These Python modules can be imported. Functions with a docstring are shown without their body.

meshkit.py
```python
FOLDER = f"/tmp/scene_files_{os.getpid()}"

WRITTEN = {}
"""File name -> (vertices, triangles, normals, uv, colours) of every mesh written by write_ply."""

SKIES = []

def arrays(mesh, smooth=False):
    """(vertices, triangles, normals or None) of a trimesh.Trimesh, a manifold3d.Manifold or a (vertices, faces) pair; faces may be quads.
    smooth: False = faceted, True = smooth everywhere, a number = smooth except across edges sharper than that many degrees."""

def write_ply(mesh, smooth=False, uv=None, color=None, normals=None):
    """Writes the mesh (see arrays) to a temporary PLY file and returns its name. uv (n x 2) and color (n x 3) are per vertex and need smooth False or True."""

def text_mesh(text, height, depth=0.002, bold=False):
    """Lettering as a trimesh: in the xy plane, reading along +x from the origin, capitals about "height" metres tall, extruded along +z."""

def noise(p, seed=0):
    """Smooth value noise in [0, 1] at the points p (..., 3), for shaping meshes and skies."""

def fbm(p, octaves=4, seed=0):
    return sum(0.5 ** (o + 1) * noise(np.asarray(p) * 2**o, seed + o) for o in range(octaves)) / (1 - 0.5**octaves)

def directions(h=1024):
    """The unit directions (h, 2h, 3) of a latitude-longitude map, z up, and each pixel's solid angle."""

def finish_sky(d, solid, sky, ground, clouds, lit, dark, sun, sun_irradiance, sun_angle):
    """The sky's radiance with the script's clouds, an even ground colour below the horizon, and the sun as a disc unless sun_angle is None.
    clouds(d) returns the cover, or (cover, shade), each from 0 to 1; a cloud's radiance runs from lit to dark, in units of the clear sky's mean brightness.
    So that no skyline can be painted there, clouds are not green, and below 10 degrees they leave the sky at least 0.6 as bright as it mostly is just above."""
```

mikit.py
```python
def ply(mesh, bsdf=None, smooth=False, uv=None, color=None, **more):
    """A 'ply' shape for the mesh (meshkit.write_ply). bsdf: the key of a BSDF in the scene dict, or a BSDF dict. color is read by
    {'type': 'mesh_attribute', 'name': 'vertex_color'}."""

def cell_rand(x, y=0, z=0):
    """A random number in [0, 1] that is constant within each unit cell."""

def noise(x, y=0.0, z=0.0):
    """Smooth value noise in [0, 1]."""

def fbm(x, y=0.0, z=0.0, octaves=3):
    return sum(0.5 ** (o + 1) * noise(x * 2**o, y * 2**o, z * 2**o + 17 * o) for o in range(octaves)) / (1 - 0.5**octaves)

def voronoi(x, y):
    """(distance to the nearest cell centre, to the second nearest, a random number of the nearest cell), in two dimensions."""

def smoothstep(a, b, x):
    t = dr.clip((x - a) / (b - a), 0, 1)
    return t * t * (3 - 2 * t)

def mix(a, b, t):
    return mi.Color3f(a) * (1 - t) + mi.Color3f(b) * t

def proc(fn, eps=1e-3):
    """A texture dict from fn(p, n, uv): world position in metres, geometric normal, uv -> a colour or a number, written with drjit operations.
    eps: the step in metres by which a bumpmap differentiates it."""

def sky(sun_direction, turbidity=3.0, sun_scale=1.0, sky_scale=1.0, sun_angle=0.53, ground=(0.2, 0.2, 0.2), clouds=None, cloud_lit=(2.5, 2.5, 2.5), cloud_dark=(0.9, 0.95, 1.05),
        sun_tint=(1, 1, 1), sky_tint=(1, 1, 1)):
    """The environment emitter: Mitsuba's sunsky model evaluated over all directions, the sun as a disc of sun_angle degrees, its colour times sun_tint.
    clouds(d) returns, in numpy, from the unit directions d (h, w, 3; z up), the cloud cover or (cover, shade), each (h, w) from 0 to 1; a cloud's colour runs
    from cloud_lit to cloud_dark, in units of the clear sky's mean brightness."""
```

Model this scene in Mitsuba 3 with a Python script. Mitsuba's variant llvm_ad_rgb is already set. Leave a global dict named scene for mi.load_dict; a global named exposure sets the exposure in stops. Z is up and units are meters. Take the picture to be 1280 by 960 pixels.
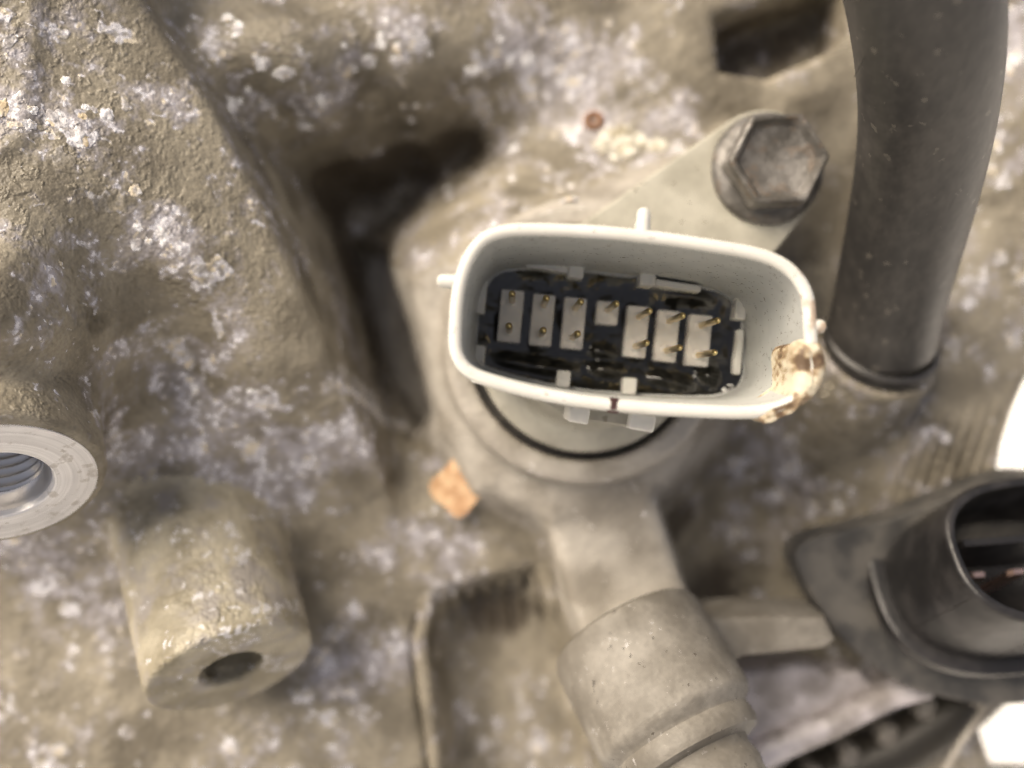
import math, numpy as np, trimesh, drjit as dr, mitsuba as mi, mikit, meshkit
from scipy.interpolate import RBFInterpolator, splprep, splev
from scipy.spatial import cKDTree
from mikit import noise, fbm, smoothstep, mix, voronoi

T = mi.ScalarTransform4f
scene, labels = {}, {}
# ------------------------------------------------------------------ camera, sky, sun, exposure
# Everything is modelled in millimetres in a working frame (x right, y up the casing, z out of the casing)
# that leans back by TILT; world z is up.
TILT = math.radians(42)
ST, CT = math.sin(TILT), math.cos(TILT)
ROT = np.array([[1, 0, 0], [0, ST, -CT], [0, CT, ST]])          # working frame -> world
MM = 0.001


def W(v):
    return (np.asarray(v, float) @ ROT.T) * MM


DIST, HALF = 88.0, 0.625                                          # lens to connector rim in mm, tan of half the field of view
exposure = 2.56
scene['camera'] = {
    'type': 'thinlens', 'fov': math.degrees(2 * math.atan(HALF)), 'fov_axis': 'x',
    'to_world': T().look_at(origin=W([0, 0, DIST]).tolist(), target=W([0, 0, 0]).tolist(), up=W([0, 1000, 0]).tolist()),
    'aperture_radius': 2.0 * MM, 'focus_distance': 98 * MM, 'near_clip': 0.002, 'far_clip': 400.0}
SUN = W(np.array([-0.56, 0.54, 0.63]) * 1000)
scene['sky'] = mikit.sky(SUN.tolist(), turbidity=3, sun_scale=1.0, sun_angle=46, sky_scale=.6, clouds=lambda d: .7, cloud_lit=(1.12, 1.07, 1.05),
                         sun_tint=(.94, 0.985, 1.05), sky_tint=(1.38, 1.04, 1.0))


def K(z):
    return (DIST - z) * HALF / 640


def P(px, py, z):
    """A measured place on the photograph at depth z -> working millimetres."""
    k = K(z)
    return np.array([(px - 640) * k, (480 - py) * k, z])


def loc(p):
    """World metres -> working millimetres, inside textures."""
    return p.x * 1000, (p.y * ST + p.z * CT) * 1000, (-p.y * CT + p.z * ST) * 1000


# ------------------------------------------------------------------ materials
def principled(color, rough=0.5, **more):
    return {'type': 'twosided', 'bsdf': {'type': 'principled', 'base_color': color, 'roughness': rough, **more}}


def bumped(color, height, rough=0.5, eps=6e-5, **more):
    return {'type': 'twosided', 'bsdf': {'type': 'bumpmap', 'arbitrary': {**mikit.proc(height, eps)}, 'scale': 1.0,
            'bsdf': {'type': 'principled', 'base_color': color, 'roughness': rough, **more}}}


def rgb(*c):
    return {'type': 'rgb', 'value': list(c)}


# oxide stains that lie on the casting: centre (mm), radius (mm), strength
STAINS = [(*P(x, y, z), r, s) for x, y, z, r, s in [
    (20, 130, -8, 7, .28), (90, 130, -9, 5, .30), (195, 300, -15, 6, .22), (280, 370, -22, 5, .12), (210, 470, -24, 8, .30), (330, 490, -29, 8, .28),
    (60, 480, -10, 5, .20), (120, 560, -28, 8, .24), (250, 590, -32, 10, .22), (170, 700, -38, 10, .24), (430, 560, -36, 7, .24), (60, 720, -38, 9, .24), (330, 610, -34, 8, .18),
    (512, 50, -41, 5, .24), (432, 72, -38, 3.5, .28), (342, 74, -33, 3.5, .28), (300, 130, -33, 3, .22), (395, 140, -40, 4, .22), (720, 125, -47, 10, .36),
    (640, 60, -43, 6, .12), (1010, 120, -48, 6, .12), (620, 230, -45, 7, .08), (560, 690, -46, 8, .14), (460, 680, -46, 6, .16), (960, 620, -56, 9, .20),
    (1000, 560, -52, 6, .12), (640, 840, -58, 9, .05), (330, 920, -44, 8, .06), (480, 820, -46, 8, .16), (580, 580, -36, 5, .18), (1265, 60, -44, 9, .15),
    (560, 500, -35, 5, .14), (30, 890, -44, 7, .07), (1120, 640, -48, 8, .08)]]


def stain_field(x, y, z):
    s = mi.Float(0)
    for cx, cy, cz, r, a in STAINS:
        d2 = ((x - cx) ** 2 + (y - cy) ** 2 + (z - cz) ** 2) / (r * r)
        s = s + a * dr.exp(-d2 * 1.2)
    return s


# brown-black residue plus recess shade painted into the casting colour: centre (mm), radius (mm), strength
GREASE_SHADE = [(*P(x, y, z), r, s) for x, y, z, r, s in [(390, 240, -58, 6, 1.1), (450, 222, -60, 7, 1.2), (530, 192, -60, 6, 1.1), (585, 178, -58, 5, .9), (450, 330, -60, 6, 1.1), (480, 420, -62, 6, 1.1), (510, 500, -60, 4, .6),
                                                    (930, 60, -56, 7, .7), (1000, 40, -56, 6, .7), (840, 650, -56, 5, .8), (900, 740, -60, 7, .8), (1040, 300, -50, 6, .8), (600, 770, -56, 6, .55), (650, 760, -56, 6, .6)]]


def grease_shade(x, y, z):
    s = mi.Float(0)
    for cx, cy, cz, r, a in GREASE_SHADE:
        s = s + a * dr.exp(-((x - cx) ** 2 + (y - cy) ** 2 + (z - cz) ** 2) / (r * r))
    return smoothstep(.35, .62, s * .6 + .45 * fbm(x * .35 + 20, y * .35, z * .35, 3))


def clumps(x, y, z):
    """Round crusts with ragged edges, 1 to 4 mm across, and the small specks between them."""
    wx = (fbm(x * .8, y * .8, z * .8, 3) - .5) * 2.6
    wy = (fbm(x * .8 + 40, y * .8, z * .8, 3) - .5) * 2.6
    u, v = x + wx + .3 * z, y + wy - .3 * z
    d1, _, w1 = voronoi(u / 3.6, v / 3.6)
    r1 = .46 * smoothstep(.62, 1.0, w1)
    d2, _, w2 = voronoi(u / 1.15 + 30, v / 1.15)
    r2 = .40 * smoothstep(.80, 1.0, w2)
    return (1 - smoothstep(r1 - .10, r1 + .02, d1)) * smoothstep(.02, .1, r1), (1 - smoothstep(r2 - .12, r2 + .03, d2)) * smoothstep(.02, .1, r2)


def oxide(x, y, z):
    """(bloom, white crust) of the aluminium oxide."""
    big = fbm(x * .11 + 3, y * .11, z * .11, 3)
    st = stain_field(x, y, z)
    mid = fbm(x * .40, y * .40 + 7, z * .40, 3)
    fine = fbm(x * 1.5 + 11, y * 1.5, z * 1.5, 3)
    bloom = smoothstep(.52, .68, .40 * big + .40 * mid + .20 * fine + st * .55)
    patch = smoothstep(.625, .695, .14 * big + .44 * mid + .42 * fine + st * .34)
    c1, c2 = clumps(x, y, z)
    keep = smoothstep(.45, .60, big + st * .75)
    crust = dr.maximum(patch, dr.maximum(c1 * keep, c2 * smoothstep(.45, .60, big + st * .75)) * (.35 + .65 * smoothstep(.38, .56, fine)))
    return bloom, crust


def cast_color(p, n, uv):
    x, y, z = loc(p)
    bloom, crust = oxide(x, y, z)
    v = fbm(x * .2, y * .2 + 31, z * .2, 3)
    g = fbm(x * 3.1, y * 3.1, z * 3.1, 2)
    c = mix((.152, .133, .100), (.250, .222, .170), smoothstep(.3, .72, v))
    c = c * (.80 + .4 * g)
    grime = smoothstep(.56, .72, fbm(x * .13 + 40, y * .13, z * .13 + 9, 4))
    c = mix(c, (.060, .050, .034), grime * .55)
    gr = grease_shade(x, y, z)
    c = mix(c, mix((.255, .236, .242), (.37, .355, .395), smoothstep(.35, .7, fbm(x * .7, y * .7, z * .7 + 3, 3))), bloom * .75)
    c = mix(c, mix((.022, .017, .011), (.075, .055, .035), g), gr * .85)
    yel = smoothstep(.58, .7, fbm(x * .9 + 5, y * .9, z * .9 + 50, 2))
    return mix(c, mix(mix((.42, .41, .45), (.68, .67, .70), smoothstep(.36, .62, g)), (.58, .48, .28), yel * .6), crust * .88 * (1 - .8 * gr))


def cast_height(p, n, uv):
    x, y, z = loc(p)
    a = fbm(x * 2.1, y * 2.1, z * 2.1, 2)
    b = noise(x * 4.2 + 9, y * 4.2, z * 4.2)
    fine = fbm(x * 1.7 + 11, y * 1.7, z * 1.7, 3)
    mid = fbm(x * .45, y * .45 + 7, z * .45, 3)
    c1, c2 = clumps(x, y, z)
    cr = dr.maximum(c1 * .8, smoothstep(.5, .7, .45 * mid + .55 * fine)) * (.6 + .5 * fine)
    return (a * .20 + b * .04 + cr * .22) * MM * .8


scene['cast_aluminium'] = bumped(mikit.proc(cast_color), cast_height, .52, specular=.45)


def painted_color(p, n, uv):
    x, y, z = loc(p)
    v = fbm(x * .16 + 60, y * .16, z * .16, 4)
    g = fbm(x * 2.2, y * 2.2, z * 2.2, 3)
    c = mix((.21, .190, .160), (.36, .335, .295), smoothstep(.3, .7, v))
    c = c * (.86 + .28 * g)
    return mix(c, (.62, .60, .60), smoothstep(.66, .74, .5 * g + .5 * fbm(x * .5, y * .5 + 3, z * .5, 3)) * .7)


def painted_height(p, n, uv):
    x, y, z = loc(p)
    return (fbm(x * 1.5, y * 1.5, z * 1.5, 3) * .25 + noise(x * 5, y * 5, z * 5) * .04) * MM * .5


def dirty_color(p, n, uv):
    x, y, z = loc(p)
    d = smoothstep(.36, .74, .7 * fbm(x * .3 + 4, y * .3, z * .3, 3) + .3 * fbm(x * 1.6, y * 1.6, z * 1.6, 3))
    c = mix(painted_color(p, n, uv) * .62, (.105, .094, .078), d * .6)
    return mix(c, (.05, .042, .034), smoothstep(.75, .80, fbm(x * 1.3, y * 1.3 + 8, z * 1.3, 3)) * .8)


scene['dirty_cast'] = bumped(mikit.proc(dirty_color), painted_height, .55, specular=.35)
def cream_color(p, n, uv):
    x, y, z = loc(p)
    c = mix((.225, .198, .140), (.37, .335, .255), smoothstep(.3, .7, fbm(x * .22 + 20, y * .22, z * .22, 4)))
    c = c * (.84 + .32 * fbm(x * 2.6, y * 2.6, z * 2.6, 2))
    c1, c2 = clumps(x, y, z)
    c = mix(c, (.25, .232, .236), smoothstep(.46, .72, fbm(x * .3 + 3, y * .3, z * .3, 4)) * .6)
    return mix(c, (.60, .59, .61), dr.maximum(c2 * .8, c1 * smoothstep(.5, .66, fbm(x * 1.5, y * 1.5, z * 1.5, 3))) * .8)


scene['cream_cast'] = bumped(mikit.proc(cream_color), cast_height, .5, specular=.45)
scene['pale_cast'] = bumped(mikit.proc(painted_color), painted_height, .5, specular=.4)


def flange_color(p, n, uv):
    x, y, z = loc(p)
    v = fbm(x * .2 + 60, y * .2, z * .2, 4)
    g = fbm(x * 2.0, y * 2.0, z * 2.0, 3)
    c = mix((.275, .262, .215), (.37, .355, .30), smoothstep(.3, .7, v)) * (.92 + .16 * g)
    return mix(c, (.10, .08, .05), smoothstep(.80, .86, fbm(x * .9, y * .9, z * .9 + 4, 2)) * .5)


scene['grey_plastic'] = principled(mikit.proc(flange_color), .42, specular=.4)


def white_color(p, n, uv):
    x, y, z = loc(p)
    v = fbm(x * .25, y * .25, z * .3 + 5, 3)
    g = fbm(x * 2.5, y * 2.5, z * 2.5, 3)
    c = mix((.54, .53, .485), (.61, .605, .57), v)
    speck = smoothstep(.71, .76, g * .8 + .2 * v)
    c = mix(c, (.16, .09, .05), speck * .8)
    worn = smoothstep(.0, 4., x - 29.5 + 3.0 * (v - .5)) * smoothstep(.50, .66, fbm(x * .8 + 3, y * .8, z * .8, 3)) * smoothstep(-3., -.8, z)
    return mix(c, (.30, .17, .075), worn * .7)


scene['white_plastic'] = principled(mikit.proc(white_color), .38, specular=.5)


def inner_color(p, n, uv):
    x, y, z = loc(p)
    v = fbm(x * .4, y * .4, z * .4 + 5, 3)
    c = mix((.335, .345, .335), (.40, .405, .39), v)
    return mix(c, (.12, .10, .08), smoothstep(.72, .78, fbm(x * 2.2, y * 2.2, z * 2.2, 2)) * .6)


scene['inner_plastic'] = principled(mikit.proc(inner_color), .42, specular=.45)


def chip_color(p, n, uv):
    x, y, z = loc(p)
    v = .75 * fbm(x * .45 + 2, y * .45, z * .2, 3) + .25 * fbm(x * 2 + 2, y * 2, z * 1, 2)
    return mix(mix((.52, .47, .36), (.29, .21, .125), smoothstep(.46, .62, v)), (.095, .06, .034), smoothstep(.56, .68, v))


scene['chipped_plastic'] = principled(mikit.proc(chip_color), .6)


def pot_color(p, n, uv):
    x, y, z = loc(p)
    c = mix((.006, .006, .005), (.030, .028, .022), smoothstep(.5, .75, fbm(x * .7, y * .7, z + 3, 4)))
    return c


def pot_height(p, n, uv):
    x, y, z = loc(p)
    return (fbm(x * .42, y * .42, z * .42, 3) * .25) * MM * .6


scene['potting_resin'] = bumped(mikit.proc(pot_color), pot_height, .09, specular=.6)


def pad_color(p, n, uv):
    x, y, z = loc(p)
    return mix((.50, .48, .45), (.66, .64, .61), fbm(x * .9, y * .9, z * .9, 4))


scene['pad_plastic'] = principled(mikit.proc(pad_color), .5)
scene['gold_pin'] = principled(rgb(.72, .58, .30), .22, metallic=1.0)
scene['copper_blade'] = principled(rgb(.72, .50, .42), .3, metallic=1.0)


def rubber_color(p, n, uv):
    x, y, z = loc(p)
    d = fbm(x * .12, y * .12, z * .12 + 8, 4)
    g = fbm(x * 1.4, y * .7, z * .7, 3)
    c = mix((.017, .016, .0155), (.044, .040, .036), smoothstep(.30, .85, .6 * d + .4 * g))
    return mix(c, (.16, .145, .12), smoothstep(.70, .78, fbm(x * .8, y * .8, z * .8, 3)) * .3)


def rubber_height(p, n, uv):
    x, y, z = loc(p)
    return (fbm(x * 1.2, y * 1.2, z * 1.2, 3) * .1) * MM


scene['rubber'] = principled(mikit.proc(rubber_color), .44, specular=.6, sheen=.9)


def black_color(p, n, uv):
    x, y, z = loc(p)
    d = fbm(x * .3 + 7, y * .3, z * .3, 4)
    return mix((.010, .0095, .010), (.028, .026, .026), smoothstep(.35, .8, d))


scene['black_plastic'] = bumped(mikit.proc(black_color), rubber_height, .36, specular=.5)


def dust_color(p, n, uv):
    x, y, z = loc(p)
    d = fbm(x * .25 + 17, y * .25, z * .25, 4)
    return mix((.036, .035, .034), (.092, .086, .077), smoothstep(.30, .75, d))


scene['dusty_plastic'] = bumped(mikit.proc(dust_color), rubber_height, .55)


def bolt_color(p, n, uv):
    x, y, z = loc(p)
    d = fbm(x * .5 + 17, y * .5, z * .5, 4)
    g = fbm(x * 3, y * 3, z * 3, 2)
    c = mix((.080, .074, .066), (.18, .170, .160), smoothstep(.30, .75, d)) * (.8 + .4 * g)
    return mix(c, (.20, .12, .06), smoothstep(.6, .72, fbm(x * .8, y * .8 + 9, z * .8, 3)) * .2)


def bolt_height(p, n, uv):
    x, y, z = loc(p)
    return fbm(x * 1.8, y * 1.8, z * 1.8, 3) * MM * .12


scene['weathered_steel'] = bumped(mikit.proc(bolt_color), bolt_height, .45, metallic=.35)

NAX = np.array([.41, -.715, .567]); NAX /= np.linalg.norm(NAX)          # common axis of the bosses and the union
B1 = P(-4, 607, -10)


def mach_height(p, n, uv):
    x, y, z = loc(p)
    rx, ry, rz = x - B1[0], y - B1[1], z - B1[2]
    t = rx * NAX[0] + ry * NAX[1] + rz * NAX[2]
    r = dr.sqrt(dr.maximum(rx * rx + ry * ry + rz * rz - t * t, 0))
    return noise(r * 3.2, 4) * MM * .05 + noise(r * 9, 2) * MM * .012


def mach_color(p, n, uv):
    x, y, z = loc(p)
    rx, ry, rz = x - B1[0], y - B1[1], z - B1[2]
    t = rx * NAX[0] + ry * NAX[1] + rz * NAX[2]
    r = dr.sqrt(dr.maximum(rx * rx + ry * ry + rz * rz - t * t, 0))
    c = mix((.56, .55, .55), (.80, .79, .79), .55 * noise(r * 4.2, 3) + .45 * noise(r * 11, 5, x * .3))
    dirt = smoothstep(.58, .72, fbm(x * .8, y * .8, z * .8 + 6, 4))
    c = mix(c, (.30, .27, .23), dirt * .5)
    return c * mix((.88, .88, .88), (1.05, 1.05, 1.05), fbm(x * .5, y * .5, z * .5, 3))


scene['machined_aluminium'] = bumped(mikit.proc(mach_color), mach_height, .36, metallic=.35)
scene['bright_thread'] = principled(rgb(.46, .45, .44), .22, metallic=1.0)
scene['polished_bore'] = principled(rgb(.80, .79, .79), .2, metallic=.8)


def leaf_color(p, n, uv):
    x, y, z = loc(p)
    return mix((.42, .25, .135), (.58, .40, .24), smoothstep(.35, .65, fbm(x * .7, y * .7, z * .7, 3)))


scene['dry_leaf'] = principled(mikit.proc(leaf_color), .6)


def crust_color(p, n, uv):
    x, y, z = loc(p)
    v = fbm(x * .9, y * .9, z * .9, 3)
    c = mix((.34, .32, .32), (.72, .71, .72), smoothstep(.35, .6, v))
    return mix(c, (.50, .38, .18), smoothstep(.60, .70, fbm(x * .6 + 9, y * .6, z * .6, 2)) * .6)


scene['oxide_crust'] = principled(mikit.proc(crust_color), .75)


def crumb_color(p, n, uv):
    x, y, z = loc(p)
    return mix((.34, .30, .21), (.62, .60, .53), smoothstep(.35, .6, fbm(x * .9, y * .9, z * .9, 3)))


scene['corrosion_crumb'] = principled(mikit.proc(crumb_color), .8)
scene['rust_brown'] = principled(rgb(.17, .085, .045), .7)


def lever_color(p, n, uv):
    x, y, z = loc(p)
    return mix((.20, .18, .17), (.46, .43, .45), smoothstep(.35, .65, fbm(x * .22, y * .22, z * .22, 4)))


scene['bare_cast'] = bumped(mikit.proc(lever_color), painted_height, .42, specular=.5)
scene['oily_dark'] = principled(rgb(.022, .019, .014), .4)
scene['mark_brown'] = principled(rgb(.035, .012, .010), .5)


def ground_color(p, n, uv):
    return mix((.72, .70, .67), (.82, .81, .79), fbm(p.x * 3, p.y * 3, 0, 4))


scene['driveway'] = {'type': 'diffuse', 'reflectance': mikit.proc(lambda p, n, uv: mix((.36, .35, .34), (.50, .49, .47), fbm(p.x * 40, p.y * 40, 0, 3)))}
scene['pale_concrete'] = {'type': 'diffuse', 'reflectance': mikit.proc(ground_color)}


# ------------------------------------------------------------------ mesh helpers (all in working millimetres)
USED = {}


def key_for(name, parent=None):
    base = f'{parent}__{name}' if parent else name
    n = USED.get(base, 0)
    USED[base] = n + 1
    return base if n == 0 else f'{base}_{n:03d}'


def put(name, mesh, bsdf, parent=None, smooth=35, normals=None):
    key = key_for(name, parent)
    v, f = (mesh.vertices, mesh.faces) if hasattr(mesh, 'vertices') else mesh
    if normals is None:
        scene[key] = mikit.ply((W(v), np.asarray(f)), bsdf, smooth=smooth)
    else:
        scene[key] = {'type': 'ply', 'filename': meshkit.write_ply((W(v), np.asarray(f)), normals=normals @ ROT.T), 'face_normals': False,
                      'bsdf': {'type': 'ref', 'id': bsdf}}
    return key


def thing(name, label, cat, group=None):
    key = key_for(name)
    labels[key] = {'label': label, 'category': cat}
    if group:
        labels[key]['group'] = group
    return key


def loft(rings, cap0=True, cap1=True, closed=True):
    """Closed rings (n x 3) of equal length joined to one surface; caps are fans."""
    n, m = len(rings[0]), len(rings)
    v = np.vstack(rings)
    i = np.arange(n)
    j = (i + 1) % n
    f = [np.stack([a * n + i, a * n + j, (a + 1) * n + j, (a + 1) * n + i], 1) for a in range(m - 1)]
    q = np.vstack(f)
    tri = [q[:, [0, 1, 2]], q[:, [0, 2, 3]]]
    extra = []
    if cap0:
        extra.append(np.mean(rings[0], 0)); c = len(v) + len(extra) - 1
        tri.append(np.stack([j, i, np.full(n, c)], 1))
    if cap1:
        extra.append(np.mean(rings[-1], 0)); c = len(v) + len(extra) - 1
        tri.append(np.stack([(m - 1) * n + i, (m - 1) * n + j, np.full(n, c)], 1))
    if extra:
        v = np.vstack([v, extra])
    return v, np.vstack(tri)


def frame(axis):
    a = np.asarray(axis, float) / np.linalg.norm(axis)
    u = np.cross(a, [0, 0, 1.0] if abs(a[2]) < .9 else [1.0, 0, 0])
    u /= np.linalg.norm(u)
    return u, np.cross(a, u), a


def lathe(origin, axis, profile, n=72, cap0=False, cap1=False):
    """profile: (radius, distance along the axis) pairs."""
    u, w, a = frame(axis)
    th = np.arange(n) * 2 * np.pi / n
    c = np.cos(th)[:, None] * u + np.sin(th)[:, None] * w
    return loft([np.asarray(origin) + c * r + a * t for r, t in profile], cap0, cap1)


def tube(path, radii, n=32, caps=True, squash=1.0):
    p = np.asarray(path, float)
    t = np.gradient(p, axis=0)
    t /= np.linalg.norm(t, axis=1, keepdims=True)
    u = frame(t[0])[0]
    rings = []
    th = np.arange(n) * 2 * np.pi / n
    r = np.broadcast_to(radii, len(p))
    for k in range(len(p)):
        u = u - t[k] * (u @ t[k]); u /= np.linalg.norm(u)
        w = np.cross(t[k], u)
        rings.append(p[k] + r[k] * (np.cos(th)[:, None] * u + squash * np.sin(th)[:, None] * w))
    return loft(rings, caps, caps)


def outline(points, n=160, smooth=0.0):
    """Closed smooth curve through 2-d points, resampled evenly; returns points and outward normals."""
    p = np.asarray(points, float)
    tck, _ = splprep([np.r_[p[:, 0], p[0, 0]], np.r_[p[:, 1], p[0, 1]]], s=smooth, per=True)
    q = np.stack(splev(np.linspace(0, 1, 4001), tck), 1)
    return resample(q, n)


def resample(q, n):
    if np.linalg.norm(q[0] - q[-1]) > 1e-6:
        q = np.vstack([q, q[0]])
    s = np.r_[0, np.cumsum(np.linalg.norm(np.diff(q, axis=0), axis=1))]
    u = np.linspace(0, s[-1], n, endpoint=False)
    p = np.stack([np.interp(u, s, q[:, 0]), np.interp(u, s, q[:, 1])], 1)
    if np.sum(p[:, 0] * np.roll(p[:, 1], -1) - p[:, 1] * np.roll(p[:, 0], -1)) < 0:
        p = p[::-1]
    d = np.roll(p, -1, 0) - np.roll(p, 1, 0)
    nrm = np.stack([d[:, 1], -d[:, 0]], 1)
    return p, nrm / np.linalg.norm(nrm, axis=1, keepdims=True)


def ring3(p, z):
    return np.column_stack([p, np.broadcast_to(z, len(p))])


def prism(points, z0, z1, r=.25):
    """Upright prism over a polygon (a list of 2-d points), its upper edge rounded by r."""
    import shapely
    poly = shapely.Polygon(points)
    rs = []
    core = poly.buffer(-r, join_style='round') if r else poly
    base, nb = resample(np.array(poly.buffer(0).exterior.coords), 96)
    cen = np.array(core.exterior.coords)
    tree = shapely.LinearRing(cen)
    rings = [ring3(base, z0), ring3(base, z1 - r)]
    if r:
        for a in (45, 90):
            inset = r * (1 - math.cos(math.radians(a)))
            rings.append(ring3(base - nb * inset, z1 - r + r * math.sin(math.radians(a))))
    return loft(rings)


def box(center, size, rot=0.0, r=.2):
    """Block with chamfered upper edges turned by rot about z; center is that of its top face."""
    import shapely
    w, h, d = size
    pts = np.array(shapely.box(-w / 2, -h / 2, w / 2, h / 2).buffer(-r).buffer(r, quad_segs=3).exterior.coords)[:-1][::-1]
    c, s = math.cos(rot), math.sin(rot)
    inner = pts * [1 - 2 * r * .6 / w, 1 - 2 * r * .6 / h]
    M = np.array([[c, s], [-s, c]])
    rings = [ring3(pts @ M, -d), ring3(pts @ M, -r * .6), ring3(inner @ M, 0)]
    v, f = loft(rings)
    return v + np.asarray(center), f


def join(*meshes):
    v, f, n = [], [], 0
    for a, b in meshes:
        v.append(a); f.append(np.asarray(b) + n); n += len(a)
    return np.vstack(v), np.vstack(f)


def lump(center, r, seed, squash=(1, 1, .6), amp=.5, sub=3, freq=1.6):
    m = trimesh.creation.icosphere(subdivisions=sub)
    d = meshkit.fbm(m.vertices * freq + seed * 7.3, 3, seed) - .5
    v = m.vertices * (1 + amp * 2 * d[:, None]) * r * np.asarray(squash)
    return v + np.asarray(center), m.faces


# ------------------------------------------------------------------ the ground far below
gs, gz = 60.0, -0.66
gv = np.array([[-gs, -gs, gz], [gs, -gs, gz], [gs, gs, gz], [-gs, gs, gz]])
scene['ground'] = mikit.ply((gv, np.array([[0, 1, 2], [0, 2, 3]])), 'driveway', smooth=False)
labels['ground'] = {'label': 'grey concrete ground far below the casing', 'category': 'ground', 'kind': 'structure'}
slab = trimesh.creation.box(bounds=[[.22, -.5, gz - .05], [2.2, 1.6, gz + .12]])  # added pale slab: whitens the right gap, bounces light onto hose and sensor
scene['bounce_slab'] = mikit.ply(slab, 'pale_concrete', smooth=False)
labels['bounce_slab'] = {'label': 'pale slab added for the white gap and for bounce light past the right end of the casing', 'category': 'bounce_slab', 'kind': 'structure'}

# ------------------------------------------------------------------ the casting: a distance field turned into one skin
STEP = 0.5
GX, GY, GZ = np.arange(-106, 112, STEP), np.arange(-82, 82, STEP), np.arange(-74, 12, STEP)
X2, Y2 = [a.astype(np.float32) for a in np.meshgrid(GX, GY, indexing='ij')]
Z1 = GZ.astype(np.float32)[None, None, :]
XA, YA, HERE = X2, Y2, (slice(None), slice(None))


def window(x0=-999, x1=999, y0=-999, y1=999):
    """Limits the field work to a range of x and y in mm."""
    global X2, Y2, HERE
    ii, jj = np.nonzero((GX >= x0) & (GX <= x1))[0], np.nonzero((GY >= y0) & (GY <= y1))[0]
    HERE = (slice(ii[0], ii[-1] + 1), slice(jj[0], jj[-1] + 1))
    X2, Y2 = XA[HERE], YA[HERE]


def about(c, r):
    window(c[0] - r, c[0] + r, c[1] - r, c[1] + r)


def about_px(pts, m=12):
    q = np.array([P(*p)[:2] for p in pts])
    window(*(q[:, 0].min() - m, q[:, 0].max() + m, q[:, 1].min() - m, q[:, 1].max() + m))


def add(d, k, name=None):
    if name:
        PARTS[name] = (HERE, d.astype(np.float16))
    F[HERE] = smin(F[HERE], d, k)


def dig(d, k):
    F[HERE] = smax(F[HERE], -d, k)


def smin(a, b, k):
    h = np.maximum(k - np.abs(a - b), 0) / k
    return np.minimum(a, b) - h * h * k * np.float32(.25)


def smax(a, b, k):
    return -smin(-a, -b, k)


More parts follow.
